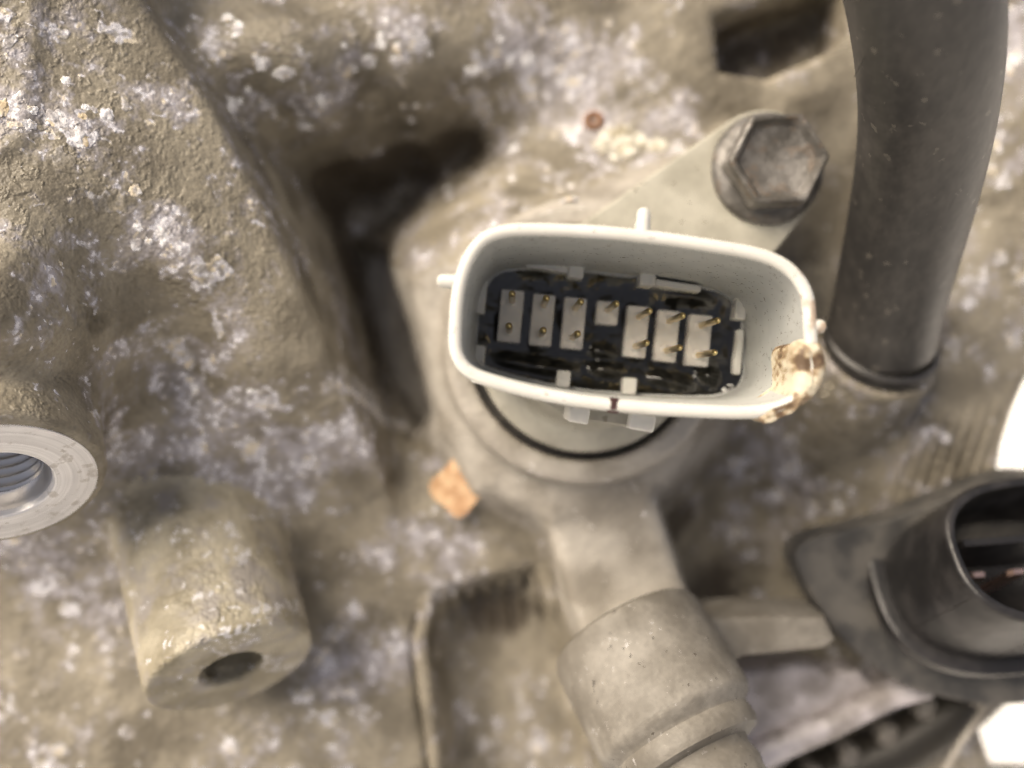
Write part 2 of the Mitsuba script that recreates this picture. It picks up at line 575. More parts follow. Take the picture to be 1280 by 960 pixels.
def poly_sdf(pts):
    """Signed distance (negative inside) of the 2-d polygon on the grid."""
    p = np.asarray(pts, float)
    d = np.full(X2.shape, 1e9, np.float32)
    inside = np.zeros(X2.shape, bool)
    for a, b in zip(p, np.roll(p, -1, 0)):
        e = b - a
        wx, wy = X2 - a[0], Y2 - a[1]
        t = np.clip((wx * e[0] + wy * e[1]) / (e @ e), 0, 1)
        d = np.minimum(d, (wx - e[0] * t) ** 2 + (wy - e[1] * t) ** 2)
        cross = (a[1] <= Y2) != (b[1] <= Y2)
        if abs(e[1]) > 1e-9:
            inside ^= cross & (X2 < a[0] + (Y2 - a[1]) / e[1] * e[0])
    return np.where(inside, -np.sqrt(d), np.sqrt(d)).astype(np.float32)


def heights(ctrl, smooth=.5):
    q = np.array([P(*c) for c in ctrl])
    rb = RBFInterpolator(q[:, :2], q[:, 2], kernel='thin_plate_spline', smoothing=smooth)
    cx, cy = np.meshgrid(np.linspace(GX[0], GX[-1], 90), np.linspace(GY[0], GY[-1], 70), indexing='ij')
    c = rb(np.stack([cx.ravel(), cy.ravel()], 1)).reshape(cx.shape)
    from scipy.ndimage import map_coordinates
    i = (X2 - GX[0]) / (GX[-1] - GX[0]) * 89
    j = (Y2 - GY[0]) / (GY[-1] - GY[0]) * 69
    return np.clip(map_coordinates(c, [i, j], order=3, mode='nearest'), -66, 6).astype(np.float32)


def over(h):
    gx, gy = np.gradient(h, STEP)
    s = np.sqrt(1 + np.minimum(gx * gx + gy * gy, 4))
    return (Z1 - h[:, :, None]) / s[:, :, None]


def extrude(pts, top, draft=8, r=2.0):
    """Raised pad over a polygon of (px, py, z) places; top: number or grid of heights."""
    d2 = poly_sdf([P(*p)[:2] for p in pts])
    h = top if isinstance(top, np.ndarray) else np.full(X2.shape, top, np.float32)
    depth = np.maximum(h[:, :, None] - Z1, 0)
    return smax(d2[:, :, None] - depth * math.tan(math.radians(draft)), over(h), r)


def cylinder(o, axis, r0, r1, length, rnd=.5):
    """Tapered cylinder from o (radius r0) along axis (radius r1 at the far end)."""
    a = np.asarray(axis, float) / np.linalg.norm(axis)
    dx, dy, dz = X2[:, :, None] - o[0], Y2[:, :, None] - o[1], Z1 - o[2]
    t = dx * np.float32(a[0]) + dy * np.float32(a[1]) + dz * np.float32(a[2])
    rr = np.sqrt(np.maximum(dx * dx + dy * dy + dz * dz - t * t, 0))
    rad = r0 + (r1 - r0) * np.clip(t / length, 0, 1)
    return smax(rr - rad.astype(np.float32), np.maximum(-t, t - length), max(rnd, 1e-3)).astype(np.float32)


def capsule(a, b, r):
    a, b = np.asarray(a, float), np.asarray(b, float)
    e = b - a
    dx, dy, dz = X2[:, :, None] - a[0], Y2[:, :, None] - a[1], Z1 - a[2]
    t = np.clip((dx * e[0] + dy * e[1] + dz * e[2]) / (e @ e), 0, 1)
    return (np.sqrt((dx - e[0] * t) ** 2 + (dy - e[1] * t) ** 2 + (dz - e[2] * t) ** 2) - r).astype(np.float32)


base = heights([(150, -300, -36), (290, 0, -30), (400, 0, -36), (600, 0, -42), (850, 0, -45), (1000, 0, -47), (1200, 0, -45), (1450, 0, -45), (700, -300, -42), (1300, -300, -44),
                (310, 110, -31), (370, 140, -37), (480, 120, -43), (600, 100, -44), (720, 125, -48), (820, 100, -46), (1000, 150, -47), (1250, 200, -44), (1450, 250, -45),
                (410, 160, -41), (520, 130, -43.5), (385, 240, -57), (440, 222, -60), (510, 200, -60), (580, 180, -58), (655, 158, -50),
                (620, 225, -44), (700, 210, -44), (550, 275, -43), (800, 190, -46), (520, 320, -44),
                (430, 320, -60), (460, 410, -63), (495, 490, -60), (525, 555, -49), (540, 600, -46), (450, 500, -58),
                (1045, 300, -58), (1050, 420, -56), (1200, 400, -44), (1260, 470, -46), (1100, 560, -46), (1200, 560, -46), (1010, 600, -54), (930, 620, -60), (885, 600, -56),
                (880, 700, -60), (960, 730, -63), (1100, 680, -52), (560, 660, -46), (480, 760, -46), (400, 900, -44), (200, 930, -41), (0, 940, -40), (500, 950, -46),
                (-200, 1000, -42), (300, 1150, -42), (700, 1150, -50), (1100, 1100, -62), (900, 950, -60), (1150, 940, -62), (430, 680, -47), (640, 900, -48)])
F = over(base)
PARTS = {}

left_h = heights([(-200, -200, -10), (100, -80, -15), (190, 0, -20), (250, 120, -21), (330, 260, -23.5), (420, 430, -29), (480, 560, -38), (505, 650, -46),
                  (60, 100, -13), (150, 200, -15), (115, 340, -15), (20, 250, -9), (25, 330, -7), (30, 420, -5.5), (-60, 330, -8), (160, 400, -20), (230, 330, -19), (170, 450, -24), (300, 450, -26), (250, 560, -31), (160, 560, -30),
                  (380, 560, -36), (200, 680, -39), (60, 740, -42), (60, 870, -58), (150, 870, -58), (350, 700, -44), (-200, 300, -10), (-200, 700, -38), (-200, 900, -54), (250, 850, -51), (450, 760, -52)], .6)
LEFT = [(-400, -400, -8), (136, -400, -20), (176, 0, -20), (252, 120, -20), (326, 255, -22), (412, 425, -30), (470, 545, -40), (492, 630, -47),
        (470, 700, -49), (420, 770, -50), (340, 830, -50), (200, 870, -48), (0, 905, -48), (-400, 960, -52)]
window(-106, 0)
add(extrude(LEFT, left_h[HERE], 7, .8), 5.0)
# raised pad at the far upper left
window(-106, -40, 20, 82)
add(extrude([(-300, -300, -14), (50, -300, -14), (53, 60, -14), (54, 185, -14), (20, 215, -14), (-300, 230, -14)], left_h[HERE] + .8, 25, .6), 1.4)
mount_c = P(733, 428, -30)
about(mount_c, 42)
pad = extrude([(600, 300, -37), (520, 350, -37), (540, 450, -37), (560, 540, -37), (600, 610, -37), (690, 650, -38), (830, 600, -37), (890, 520, -37), (940, 380, -37), (930, 290, -38), (860, 210, -38), (760, 240, -38)], -36.0, 22, 3.0)
add(smin(cylinder([mount_c[0], mount_c[1], -32], [0, 0, -1], 20.8, 22.0, 34, 1.2), pad, 3.0), 5.0, 'sensor_mount')
e = P(958, 212, -33)
about(e, 22)
add(cylinder(e, [0, 0, -1], 8.6, 11, 30, 1.2), 3.5, 'bolt_boss')
q = [(672, 600, -38), (806, 590, -38), (862, 745, -37), (880, 900, -37), (770, 900, -37), (716, 760, -37)]
about_px(q)
add(extrude(q, -36.5, 6, 2.2), 2.0, 'neck')
# hollow behind the union with sloping walls, and a lip down its left side
q = [(508, 812, -46), (516, 770, -46), (552, 732, -46), (676, 700, -46), (724, 800, -46), (760, 900, -46), (800, 1200, -46), (560, 1200, -46), (530, 960, -46)]
about_px(q)
d2 = poly_sdf([P(*c)[:2] for c in q])
dig(smax(d2[:, :, None] + np.maximum(-46 - Z1, -2) * .42, -(Z1 + 58.0), 2.0), 1.2)
a_, b_ = P(524, 800, -45.6), P(552, 1000, -45.6)
window(a_[0] - 5, b_[0] + 5, b_[1] - 5, a_[1] + 10)
c_ = P(534, 758, -45.8)
add(np.minimum(capsule(a_, b_, 1.25), capsule(a_, c_, 1.15)), 1.2, 'pocket_lip')
# dark recess upper right
q = [(894, 22, -46), (1060, -40, -46), (1060, 40, -46), (1035, 62, -46), (960, 96, -46), (900, 88, -46)]
about_px(q)
dig(smax(extrude(q, 20.0, 0, .5), -(Z1 + 60.0), 1.5), 2.2)
# narrow oily slots between the left body, the upper face and the connector's mount
q = [(426, 290, -56), (474, 305, -56), (515, 420, -56), (540, 515, -56), (520, 540, -56), (472, 470, -56)]
about_px(q)
dig(smax(extrude(q, 20.0, 0, .5), -(Z1 + 72.0), 1.5), 5.0)
# hose seat
hose_c = P(1106, 420, -38)
HAX = np.array([.06, .62, .78]); HAX /= np.linalg.norm(HAX)
about(hose_c - HAX * 12, 28)
add(cylinder(hose_c - HAX * 3, -HAX, 9.4, 10.5, 26, 1.2), 3.0, 'hose_seat')
# bosses
about(B1 - NAX * 12, 36)
add(cylinder(B1, -NAX, 12.0, 13.3, 34, 1.0), 4.0, 'threaded_boss')
dig(cylinder(B1 + NAX * 2, -NAX, 6.1, 6.1, 32, .2), .25)
B2 = P(290, 838, -27)
about(B2 - NAX * 12, 36)
add(cylinder(B2, -NAX, 11.4, 12.4, 32, .7), 3.0, 'plain_boss')
dig(cylinder(B2 + NAX * 2, -NAX, 4.4, 4.2, 18, .2), .6)
dig(cylinder(B2 + np.array([-4.4, -1.0, -3.0]) + NAX, -NAX, 1.0, .8, 5, .2), .3)
# plug bore for the connector
about(mount_c, 20)
dig(cylinder([mount_c[0], mount_c[1], 0], [0, 0, -1], 17.3, 17.3, 42, .3), .4)
# the casting ends at the right
window(60, 999)
dig(extrude([(1318, 425, -46), (1294, 470, -46), (1275, 520, -46), (1264, 560, -46), (1259, 610, -46), (1256, 700, -46), (1262, 880, -46), (1294, 960, -46), (1330, 1050, -46), (1700, 1050, -46), (1700, 425, -46)], 30.0, 0, .5), 3.0)
window()
for ax in range(3):
    sl = [slice(None)] * 3
    for e in (0, -1):
        sl[ax] = e
        F[tuple(sl)] = np.maximum(F[tuple(sl)], np.float32(.2))


def surface_nets(F):
    nx, ny, nz = F.shape
    ins = F < 0
    cnt = np.zeros((nx - 1, ny - 1, nz - 1), np.uint8)
    off = [(a, b, c) for a in (0, 1) for b in (0, 1) for c in (0, 1)]
    for a, b, c in off:
        cnt += ins[a:nx - 1 + a, b:ny - 1 + b, c:nz - 1 + c]
    cells = np.argwhere((cnt > 0) & (cnt < 8))
    val = np.stack([F[cells[:, 0] + a, cells[:, 1] + b, cells[:, 2] + c] for a, b, c in off], 1).astype(float)
    acc, num = np.zeros((len(cells), 3)), np.zeros(len(cells))
    for i in range(8):
        for j in range(i + 1, 8):
            if sum(abs(p - q) for p, q in zip(off[i], off[j])) != 1:
                continue
            m = (val[:, i] < 0) != (val[:, j] < 0)
            t = val[m, i] / (val[m, i] - val[m, j])
            acc[m] += np.array(off[i]) + t[:, None] * (np.array(off[j], float) - off[i])
            num[m] += 1
    v = cells + acc / num[:, None]
    idx = np.full(cnt.shape, -1, np.int32)
    idx[cells[:, 0], cells[:, 1], cells[:, 2]] = np.arange(len(cells))
    quads = []
    for ax in range(3):
        lo = [slice(None)] * 3; hi = [slice(None)] * 3
        lo[ax] = slice(0, -1); hi[ax] = slice(1, None)
        e = np.argwhere(ins[tuple(lo)] != ins[tuple(hi)])
        b, c = [k for k in range(3) if k != ax]
        ok = (e[:, b] > 0) & (e[:, c] > 0) & (e[:, b] < F.shape[b] - 1) & (e[:, c] < F.shape[c] - 1)
        e = e[ok]
        first = ins[e[:, 0], e[:, 1], e[:, 2]]

        def at(db, dc):
            q = e.copy(); q[:, b] += db; q[:, c] += dc
            return idx[q[:, 0], q[:, 1], q[:, 2]]
        q = np.stack([at(-1, -1), at(0, -1), at(0, 0), at(-1, 0)], 1)
        flip = first if ax != 1 else ~first
        q[~flip] = q[~flip][:, ::-1]
        quads.append(q)
    return v, np.vstack(quads)


cv, cq = surface_nets(F)
cgrid = cv.copy()
cv = cv * STEP + np.array([GX[0], GY[0], GZ[0]])
cf = np.vstack([cq[:, [0, 1, 2]], cq[:, [0, 2, 3]]])


def vertex_normals(v, f):
    n = np.zeros_like(v)
    fn = np.cross(v[f[:, 1]] - v[f[:, 0]], v[f[:, 2]] - v[f[:, 0]])
    for k in range(3):
        for c in range(3):
            n[:, c] += np.bincount(f[:, k], fn[:, c], len(v))
    return n / np.maximum(np.linalg.norm(n, axis=1, keepdims=True), 1e-9)


cn = vertex_normals(cv, cf)
uneven = meshkit.fbm(cv * .33, 3, 5) - .5
lumpy = np.clip(meshkit.fbm(cv * .8 + 9, 3, 8) - .55, 0, 1)
near_face = np.abs((cv - B1) @ NAX) < .8
amp = np.where(near_face & (np.linalg.norm(cv - B1, axis=1) < 13), 0, 1)
cv = cv + cn * (amp * (uneven * .16 + lumpy * .55))[:, None]
cn = vertex_normals(cv, cf)

casing = thing('gearbox_casing', 'weathered beige cast aluminium casing speckled with white oxide, filling the whole picture behind everything else', 'engine casing')
gi = np.clip(np.round(cgrid).astype(int), 0, np.array(F.shape) - 1)
names = list(PARTS)
dist = np.full((len(gi), len(names)), 9.0)
for c, k in enumerate(names):
    (sx, sy), d = PARTS[k]
    i, j = gi[:, 0] - (sx.start or 0), gi[:, 1] - (sy.start or 0)
    ok = (i >= 0) & (j >= 0) & (i < d.shape[0]) & (j < d.shape[1])
    dist[ok, c] = d[i[ok], j[ok], gi[ok, 2]]
best = dist.argmin(1)
best[dist.min(1) > .55] = len(names)
fl = np.sort(best[cf], axis=1)[:, 1]
del PARTS, F, pad
CASING_MATS = {'sensor_mount': 'pale_cast', 'neck': 'pale_cast', 'bolt_boss': 'pale_cast', 'plain_boss': 'cream_cast'}
for k, nm in enumerate(names + ['body']):
    sub = cf[fl == k]
    if not len(sub):
        continue
    used, inv = np.unique(sub, return_inverse=True)
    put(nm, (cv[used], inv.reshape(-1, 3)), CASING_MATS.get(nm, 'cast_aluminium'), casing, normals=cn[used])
labels['gearbox_casing__threaded_boss'] = {'label': 'round boss at the left edge with a bright machined face and thread'}
labels['gearbox_casing__plain_boss'] = {'label': 'round boss at lower left with a plain dark hole'}

# where a line of sight through a picture place meets the casting
_front = cn[:, 2] > -.2
_pix = np.stack([640 + cv[:, 0] / K(cv[:, 2]), 480 - cv[:, 1] / K(cv[:, 2])], 1)
_tree = cKDTree(_pix[_front])
_fv, _fn = cv[_front], cn[_front]


def on_casing(px, py):
    i = _tree.query_ball_point([px, py], 6)
    i = np.array(i if i else _tree.query([px, py], 4)[1])
    z = _fv[i, 2]
    j = i[z > z.max() - 2.0]
    n = _fn[j].mean(0)
    return P(px, py, _fv[j, 2].mean()), n / np.linalg.norm(n)


# machined face, chamfer and thread of the left boss
face_prof = [(10.9, -.4), (10.85, .16), (10.6, .22), (6.35, .22), (6.1, .05), (5.85, -.6)]
put('machined_face', lathe(B1, NAX, face_prof, 96), 'machined_aluminium', 'gearbox_casing__threaded_boss', smooth=25)
nt, na = 180, 96
tt, aa = np.linspace(-20, -2.8, nt), np.arange(na) * 2 * np.pi / na
u, w, a = frame(NAX)
rings = []
for t in tt:
    ph = (t / 1.5 - aa / (2 * np.pi)) % 1.0
    r = 4.8 + .85 * np.abs(ph * 2 - 1)
    rings.append(B1 + (np.cos(aa)[:, None] * u + np.sin(aa)[:, None] * w) * r[:, None] + a * t)
put('countersink', lathe(B1, NAX, [(5.9, -.5), (5.7, -1.2), (5.5, -2.2), (5.1, -2.9)], 96), 'polished_bore', 'gearbox_casing__threaded_boss', smooth=30)
put('thread', loft(rings, True, False), 'bright_thread', 'gearbox_casing__threaded_boss', smooth=50)

# cast ridges
for k in range(7):
    x = 566 + 20 * k
    q = []
    for s_ in np.linspace(0, 1, 6):
        c, n_ = on_casing(x + 10 * s_, 738 - 4.6 * k + 62 * s_)
        q.append(c + n_ * .1)
    put('cast_ridge', tube(q, [.4, .75, .8, .8, .75, .4], 8), 'cast_aluminium', casing)
for k in range(8):
    x = 1128 + 17 * k
    q = []
    for s_ in np.linspace(0, 1, 6):
        c, n_ = on_casing(x + 18 - 46 * s_, 500 - 3.5 * k + 20 + 140 * s_)
        q.append(c - n_ * .1)
    put('cast_ridge', tube(q, [.3, .6, .65, .65, .6, .3], 8), 'cast_aluminium', casing)

# crusts of oxide on the upper face
rng = np.random.default_rng(4)
crusts = []
for px, py, r, n_ in [(345, 72, 26, 9), (435, 70, 30, 11), (510, 50, 42, 14), (300, 125, 22, 8), (395, 140, 26, 9), (640, 65, 24, 6), (505, 135, 18, 5), (290, 35, 18, 5),
                      (600, 90, 10, 3), (90, 130, 30, 14), (110, 150, 26, 9), (25, 140, 24, 10), (175, 290, 20, 8), (215, 300, 18, 7), (260, 590, 12, 3), (160, 230, 12, 4),
                      (1265, 70, 20, 5), (720, 240, 22, 5), (640, 205, 20, 5), (565, 240, 16, 4), (245, 470, 24, 6), (330, 500, 24, 6)]:
    for _ in range(max(2, int(n_ * .6))):
        d, b = r * math.sqrt(rng.random()), rng.random() * 6.28
        c, nn = on_casing(px + d * math.cos(b), py + d * math.sin(b))
        rr = rng.uniform(.35, 1.0) * (.6 if rng.random() < .5 else 1.0)
        m_ = lump([0, 0, 0], rr, int(rng.integers(1e6)), (rng.uniform(.8, 1.6), 1, .42), .75, 3, 2.2)
        u3, w3, a3 = frame(nn)
        crusts.append((m_[0] @ np.array([u3, w3, a3]) + c - nn * .1, m_[1]))
k = put('oxide_crust', join(*crusts), 'oxide_crust', casing, smooth=40)
labels[k] = {'label': 'white lumpy oxide crust growing on the casting', 'kind': 'stuff'}

# ------------------------------------------------------------------ white multi pin connector
con = thing('electrical_connector', 'white oval plastic connector with thirteen gold pins and a chipped corner, bolted to the casing', 'connector')
TOP = [(733, 279), (834.7, 287.9), (916, 301), (965, 314), (992, 325), (1010, 344), (1019.5, 370), (1024, 402.5), (1026, 440), (1021, 478), (1008, 503), (984, 516), (948, 523.6), (895.6, 525.2),
       (814, 520), (741, 512), (664, 500), (607, 484), (578, 470), (562, 445), (558.5, 410), (565, 362), (574, 322), (595, 294), (627.5, 278.5), (670, 276.5)]
op, on = outline([P(x, y, 0)[:2] for x, y in TOP], 240, .15)
TH = 1.55
prof = [(-1.2, -25.0), (-.75, -12.0), (-.25, -1.2)]                     # (outward offset, z)
for a in np.linspace(0, 180, 9):
    prof.append((-TH / 2 + (TH / 2 - .05) * math.cos(math.radians(a)) - .02, -.62 + .62 * math.sin(math.radians(a))))
put('shroud', loft([ring3(op + on * o, z) for o, z in prof], False, False), 'white_plastic', con, smooth=True)
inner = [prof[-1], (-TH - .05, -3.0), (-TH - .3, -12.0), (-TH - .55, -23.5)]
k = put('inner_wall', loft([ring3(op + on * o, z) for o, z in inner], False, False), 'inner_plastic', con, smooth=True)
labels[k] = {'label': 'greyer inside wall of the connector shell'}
# ledge at the foot of the inner wall
led = [(-TH - .4, -21.2), (-TH - .85, -21.25), (-TH - .95, -21.5), (-TH - 1.0, -23.0)]
put('inner_ledge', loft([ring3(op + on * o, z) for o, z in led], False, False), 'inner_plastic', con, smooth=30)
# potting floor, slightly dished
rings = []
for s_ in np.linspace(1, 0.02, 40):
    q = op - on * (TH + .8)
    c = q.mean(0)
    p2 = c + (q - c) * s_
    zz = -22.3 + 1.1 * s_ ** 5 + .7 * (meshkit.fbm(np.column_stack([p2 * .36, np.zeros(len(p2))]), 3, 3) - .5)
    for px, py, sx, h_ in [(690, 461, 2.6, .9), (756, 462, 2.0, 1.0), (752, 440, 1.6, .7), (826, 473, 1.8, .9), (846, 480, 1.4, .8), (884, 470, 1.2, .9), (640, 452, 2.2, .6), (860, 372, 2.6, .8)]:
        g = P(px, py, -22)
        zz = zz + 1.3 * h_ * np.exp(-((p2[:, 0] - g[0]) / sx) ** 2 - ((p2[:, 1] - g[1] + .12 * (p2[:, 0] - g[0])) / .85) ** 2)
    rings.append(ring3(p2, zz))
put('potting_floor', loft(rings, False, True), 'potting_resin', con, smooth=True)

ANG = math.radians(-5.5)
cA, sA = math.cos(ANG), math.sin(ANG)
ZP = -20.2
PADS = [(638.2, 395, 3.05, 6.9), (677.6, 400, 2.95, 6.8), (717, 404, 2.95, 6.8), (759.3, 391, 2.9, 3.05), (796, 414.6, 2.9, 6.8), (834, 420, 2.9, 6.8), (874, 425.5, 3.0, 6.8)]
for px, py, w_, h_ in PADS:
    c = P(px, py, ZP)
    pk = put('terminal_block', box(c, (w_, h_, 3.0), ANG, .22), 'pad_plastic', con, smooth=30)
    for s_ in ((1,) if h_ < 4 else (1, -1)):
        dy = (.35 if h_ < 4 else 1.95) * s_
        b = c + np.array([-math.sin(ANG) * dy * -1 * -1, math.cos(ANG) * dy, 0])
        hgt = 9.6
        pr = [(.0, -.5), (.43, -.5), (.43, hgt - .8), (.37, hgt - .4), (.22, hgt - .1), (.02, hgt)]
        put('pin', lathe(b, [0, 0, 1], pr, 14), 'gold_pin', pk, smooth=40)
        put('pin_collar', lathe(b, [0, 0, 1], [(.80, -.1), (.76, .14), (.43, .3)], 14), 'pad_plastic', pk, smooth=40)

# small retaining tabs standing in from the walls
for px, py, w_, h_ in [(704.5, 474, 1.85, 2.3), (787.5, 483, 1.85, 2.3)]:
    put('retaining_tab', box(P(px, py, -19.4), (w_, h_, 4), ANG, .35), 'white_plastic', con)
for px, py, w_, h_ in [(720, 338, 2.1, 1.9), (810, 348, 2.1, 1.9)]:
    put('retaining_tab', box(P(px, py, -18.6), (w_, h_, 5), ANG, .3), 'white_plastic', con)
for px, py, w_ in [(684, 333, 5.6), (848, 357, 6.0)]:
    put('wall_step', box(P(px, py, -18.8), (w_, .9, 4), ANG - .05, .2), 'white_plastic', con)
put('wall_step', box(P(601, 370, -19), (1.3, 4.6, 4), ANG, .25), 'white_plastic', con)
put('wall_step', box(P(598, 455, -19.6), (1.4, 5.0, 4), ANG, .25), 'white_plastic', con)
put('wall_step', box(P(927, 385, -19.2), (1.5, 3.0, 4), ANG, .25), 'white_plastic', con)
put('wall_step', box(P(924, 440, -20.2), (1.0, 6.0, 4), ANG, .3), 'white_plastic', con)

# ribs on the outside of the shroud that end in little nubs at the rim
for px, py, dx, dy, ln in [(804, 284, .04, 1, 2.1), (568, 352, -1, .05, 1.9), (1021, 408, 1, -.05, .95)]:
    c = P(px, py, -1.0)
    d = np.array([dx, dy, 0]); d /= np.linalg.norm(d)
    q = [c - d * .6, c + d * (ln - .72), c + d * (ln - .28), c + d * ln]
    put('key_rib', join(tube(q, [.78, .78, .66, .25], 16, squash=1.0),
                        tube([c + d * (ln - .8) + [0, 0, -.2], c + d * (ln - 1.3) - [0, 0, 4]], [.6, .45], 12)), 'white_plastic', con)

# chipped corner, lower right
cp, cnn = outline([P(x, y, 0)[:2] for x, y in [(996, 432), (1013, 424), (1024, 428), (1033, 436), (1035, 452), (1031, 476), (1026, 490), (1012, 502), (994, 512), (972, 522), (952, 526),
                                               (944, 521), (966, 513), (986, 499), (994, 480), (993, 455)]], 150, .05)
rings = []
for o, z in [(-.1, -8), (.0, -3.5), (.1, -1.6), (.0, -.7), (-.3, -.15), (-.7, .12), (-1.1, .2)]:
    rings.append(ring3(cp + cnn * o, z))
# inner rings pull towards the spine of the crescent
for t in (.6, .9):
    rings.append(rings[-1] * 1.0)
cvv, cff = loft(rings[:7], True, False)
spine = np.array([P(x, y, .2) for x, y in [(1012, 432), (1016, 455), (1012, 484), (994, 504), (966, 518), (950, 523)]])
st, _ = splprep(spine.T, s=0)
sp = np.stack(splev(np.linspace(0, 1, 60), st), 1)
last = rings[6]
near = sp[cKDTree(sp[:, :2]).query(last[:, :2])[1]]
inn = [last, last * .5 + near * .5, last * .1 + near * .9]
a2, f2 = loft(inn, False, False)
cvv, cff = join((cvv, cff), (a2, f2))
dn = meshkit.fbm(cvv * .9, 4, 3) - .5
cvv = cvv + np.column_stack([dn * .5, (meshkit.fbm(cvv * .9 + 40, 4, 4) - .5) * .5, (meshkit.fbm(cvv * .5 + 80, 3, 9) - .62) * 1.0])
k = put('chipped_corner', (cvv, cff), 'chipped_plastic', con, smooth=50)
labels[k] = {'label': 'broken cream corner of the rim caked with brown dirt'}
fib = []
for k in range(6):
    c = P(1019 + 2 * k, 497 - 3 * k, -1.6)
    fib.append(tube([c, c + [.6, .1 + .08 * k, .2], c + [1.2, .1 - .15 * (k % 3), .1]], .03, 5))
put('frayed_fibre', join(*fib), 'chipped_plastic', con)
# dark moulding mark across the lower rim
c = P(767.5, 505.5, 0.06)
mk = join(box(c + [.05, .52, -.10], (1.0, .42, .5), ANG, .14), box(c + [-.08, -.70, -.28], (1.3, .46, .6), ANG, .14), box(c + [.0, -.08, -.03], (.72, 1.0, .45), ANG, .1))
put('rim_mark', mk, 'mark_brown', con, smooth=30)

# broken latch hooks under the rim
for px, py, w_, h_ in [(724, 519, 2.4, 1.9), (803, 528, 3.0, 2.0)]:
    put('latch_hook', box(P(px, py, -7), (w_, h_, 9), ANG - .08, .3), 'white_plastic', con)
put('latch_web', box(P(764, 519, -9), (6.0, 2.2, 8), ANG - .05, .4), 'grey_plastic', con)

# round foot and flange ear
foot = [(15.9, -40), (15.9, -30.2), (15.7, -29.4), (15.2, -28.9), (13.0, -28.3), (12.2, -27.2), (11.6, -25), (10.5, -23)]
put('round_foot', lathe([mount_c[0], mount_c[1], 0], [0, 0, 1], foot, 120, False, True), 'grey_plastic', con, smooth=40)
put('seal_ring', lathe([mount_c[0], mount_c[1], 0], [0, 0, 1], [(15.9, -33.4), (16.6, -33.0), (17.25, -33.4), (17.3, -35)], 96), 'rubber', con, smooth=40)
import shapely
bc = P(958, 212, -30)
hull = shapely.unary_union([shapely.Point(mount_c[0] + 1, mount_c[1] + 2).buffer(13.5, 32), shapely.Point(bc[0] - .3, bc[1]).buffer(8.7, 32)]).convex_hull
hp, hn = resample(np.array(hull.exterior.coords), 160)
put('flange_ear', loft([ring3(hp, -33), ring3(hp, -30.4), ring3(hp - hn * .2, -30.0), ring3(hp - hn * .55, -29.85)]), 'grey_plastic', con, smooth=40)

# ------------------------------------------------------------------ bolt on the ear
bolt = thing('flange_bolt', 'dirty grey hexagon flange bolt holding the ear of the white connector', 'bolt')
bc = P(958, 212, -29.85)
put('washer_flange', lathe(bc, [0, 0, 1], [(8.0, 0), (8.1, .5), (7.7, 1.3), (6.6, 2.0), (4, 2.3)], 72), 'weathered_steel', bolt, smooth=40)
AF = 6.1
rings = []
for rr, z in [(1.0, 1.6), (1.0, 5.2), (.98, 5.8), (.93, 6.05), (.88, 6.0), (.76, 4.9), (.5, 4.45), (.2, 4.35)]:
    th = np.arange(96) * 2 * np.pi / 96 + math.radians(2)
    hexr = 1 / np.cos((th % (np.pi / 3)) - np.pi / 6)
    shape = hexr if rr > .9 else hexr * .8 + .2 * 1.05
    rings.append(np.stack([bc[0] + AF * rr * shape * np.cos(th + .05), bc[1] + AF * rr * shape * np.sin(th + .05), np.full(96, bc[2] + z)], 1))
put('hexagon_head', loft(rings, False, True), 'weathered_steel', bolt, smooth=28)

# ------------------------------------------------------------------ black rubber hose
hose = thing('rubber_hose', 'thick black dusty rubber hose curving down behind the right end of the white connector', 'hose')
ctrl = np.array([hose_c - HAX * 2, P(1118, 350, -31.5), P(1136, 260, -24.5), P(1158, 160, -15), P(1160, 60, -7), P(1145, -60, 1), P(1110, -200, 6)])
tck, _ = splprep(ctrl.T, s=.5)
path = np.stack(splev(np.linspace(0, 1, 60), tck), 1)
put('tube', tube(path, np.interp(np.linspace(0, 1, 60), [0, .06, .1, 1], [8.0, 8.0, 7.8, 8.0]), 64), 'rubber', hose, smooth=True)
cuff = hose_c - HAX * 1.2
put('end_cuff', lathe(cuff, HAX, [(7.9, -1.6), (8.6, -1.5), (8.8, -.6), (8.7, .4), (8.0, .8)], 80), 'rubber', hose, smooth=40)

# ------------------------------------------------------------------ pipe union below the connector
uni = thing('pipe_union', 'dusty beige cast pipe union with collar and side lug at the bottom edge', 'pipe fitting')
U0 = P(858, 930, -22)
prof = [(7, -17.6), (10.6, -17.3), (11.2, -16.9), (11.5, -16.0), (11.6, -13.5), (11.6, -3.2), (11.2, -2.2), (10.2, -1.5), (9.9, -.9), (10.1, -.2), (10.1, 1.2), (9.7, 1.9), (8.9, 2.2), (7.7, 2.4), (7.5, 3.2), (7.6, 4.0), (7.9, 5.2), (7.6, 6.4), (7.6, 18), (7, 18.6), (2, 18.6)]
pv, pf = lathe(U0, NAX, prof, 96, True, True)
put('collar', (pv, pf), 'dirty_cast', uni, smooth=35)
lug = prism([P(*q, -34)[:2] for q in [(880, 772), (940, 768), (1032, 770), (1046, 800), (1030, 812), (925, 822), (880, 850)]], -44, -33.5, 1.2)
put('side_lug', lug, 'dirty_cast', uni, smooth=40)

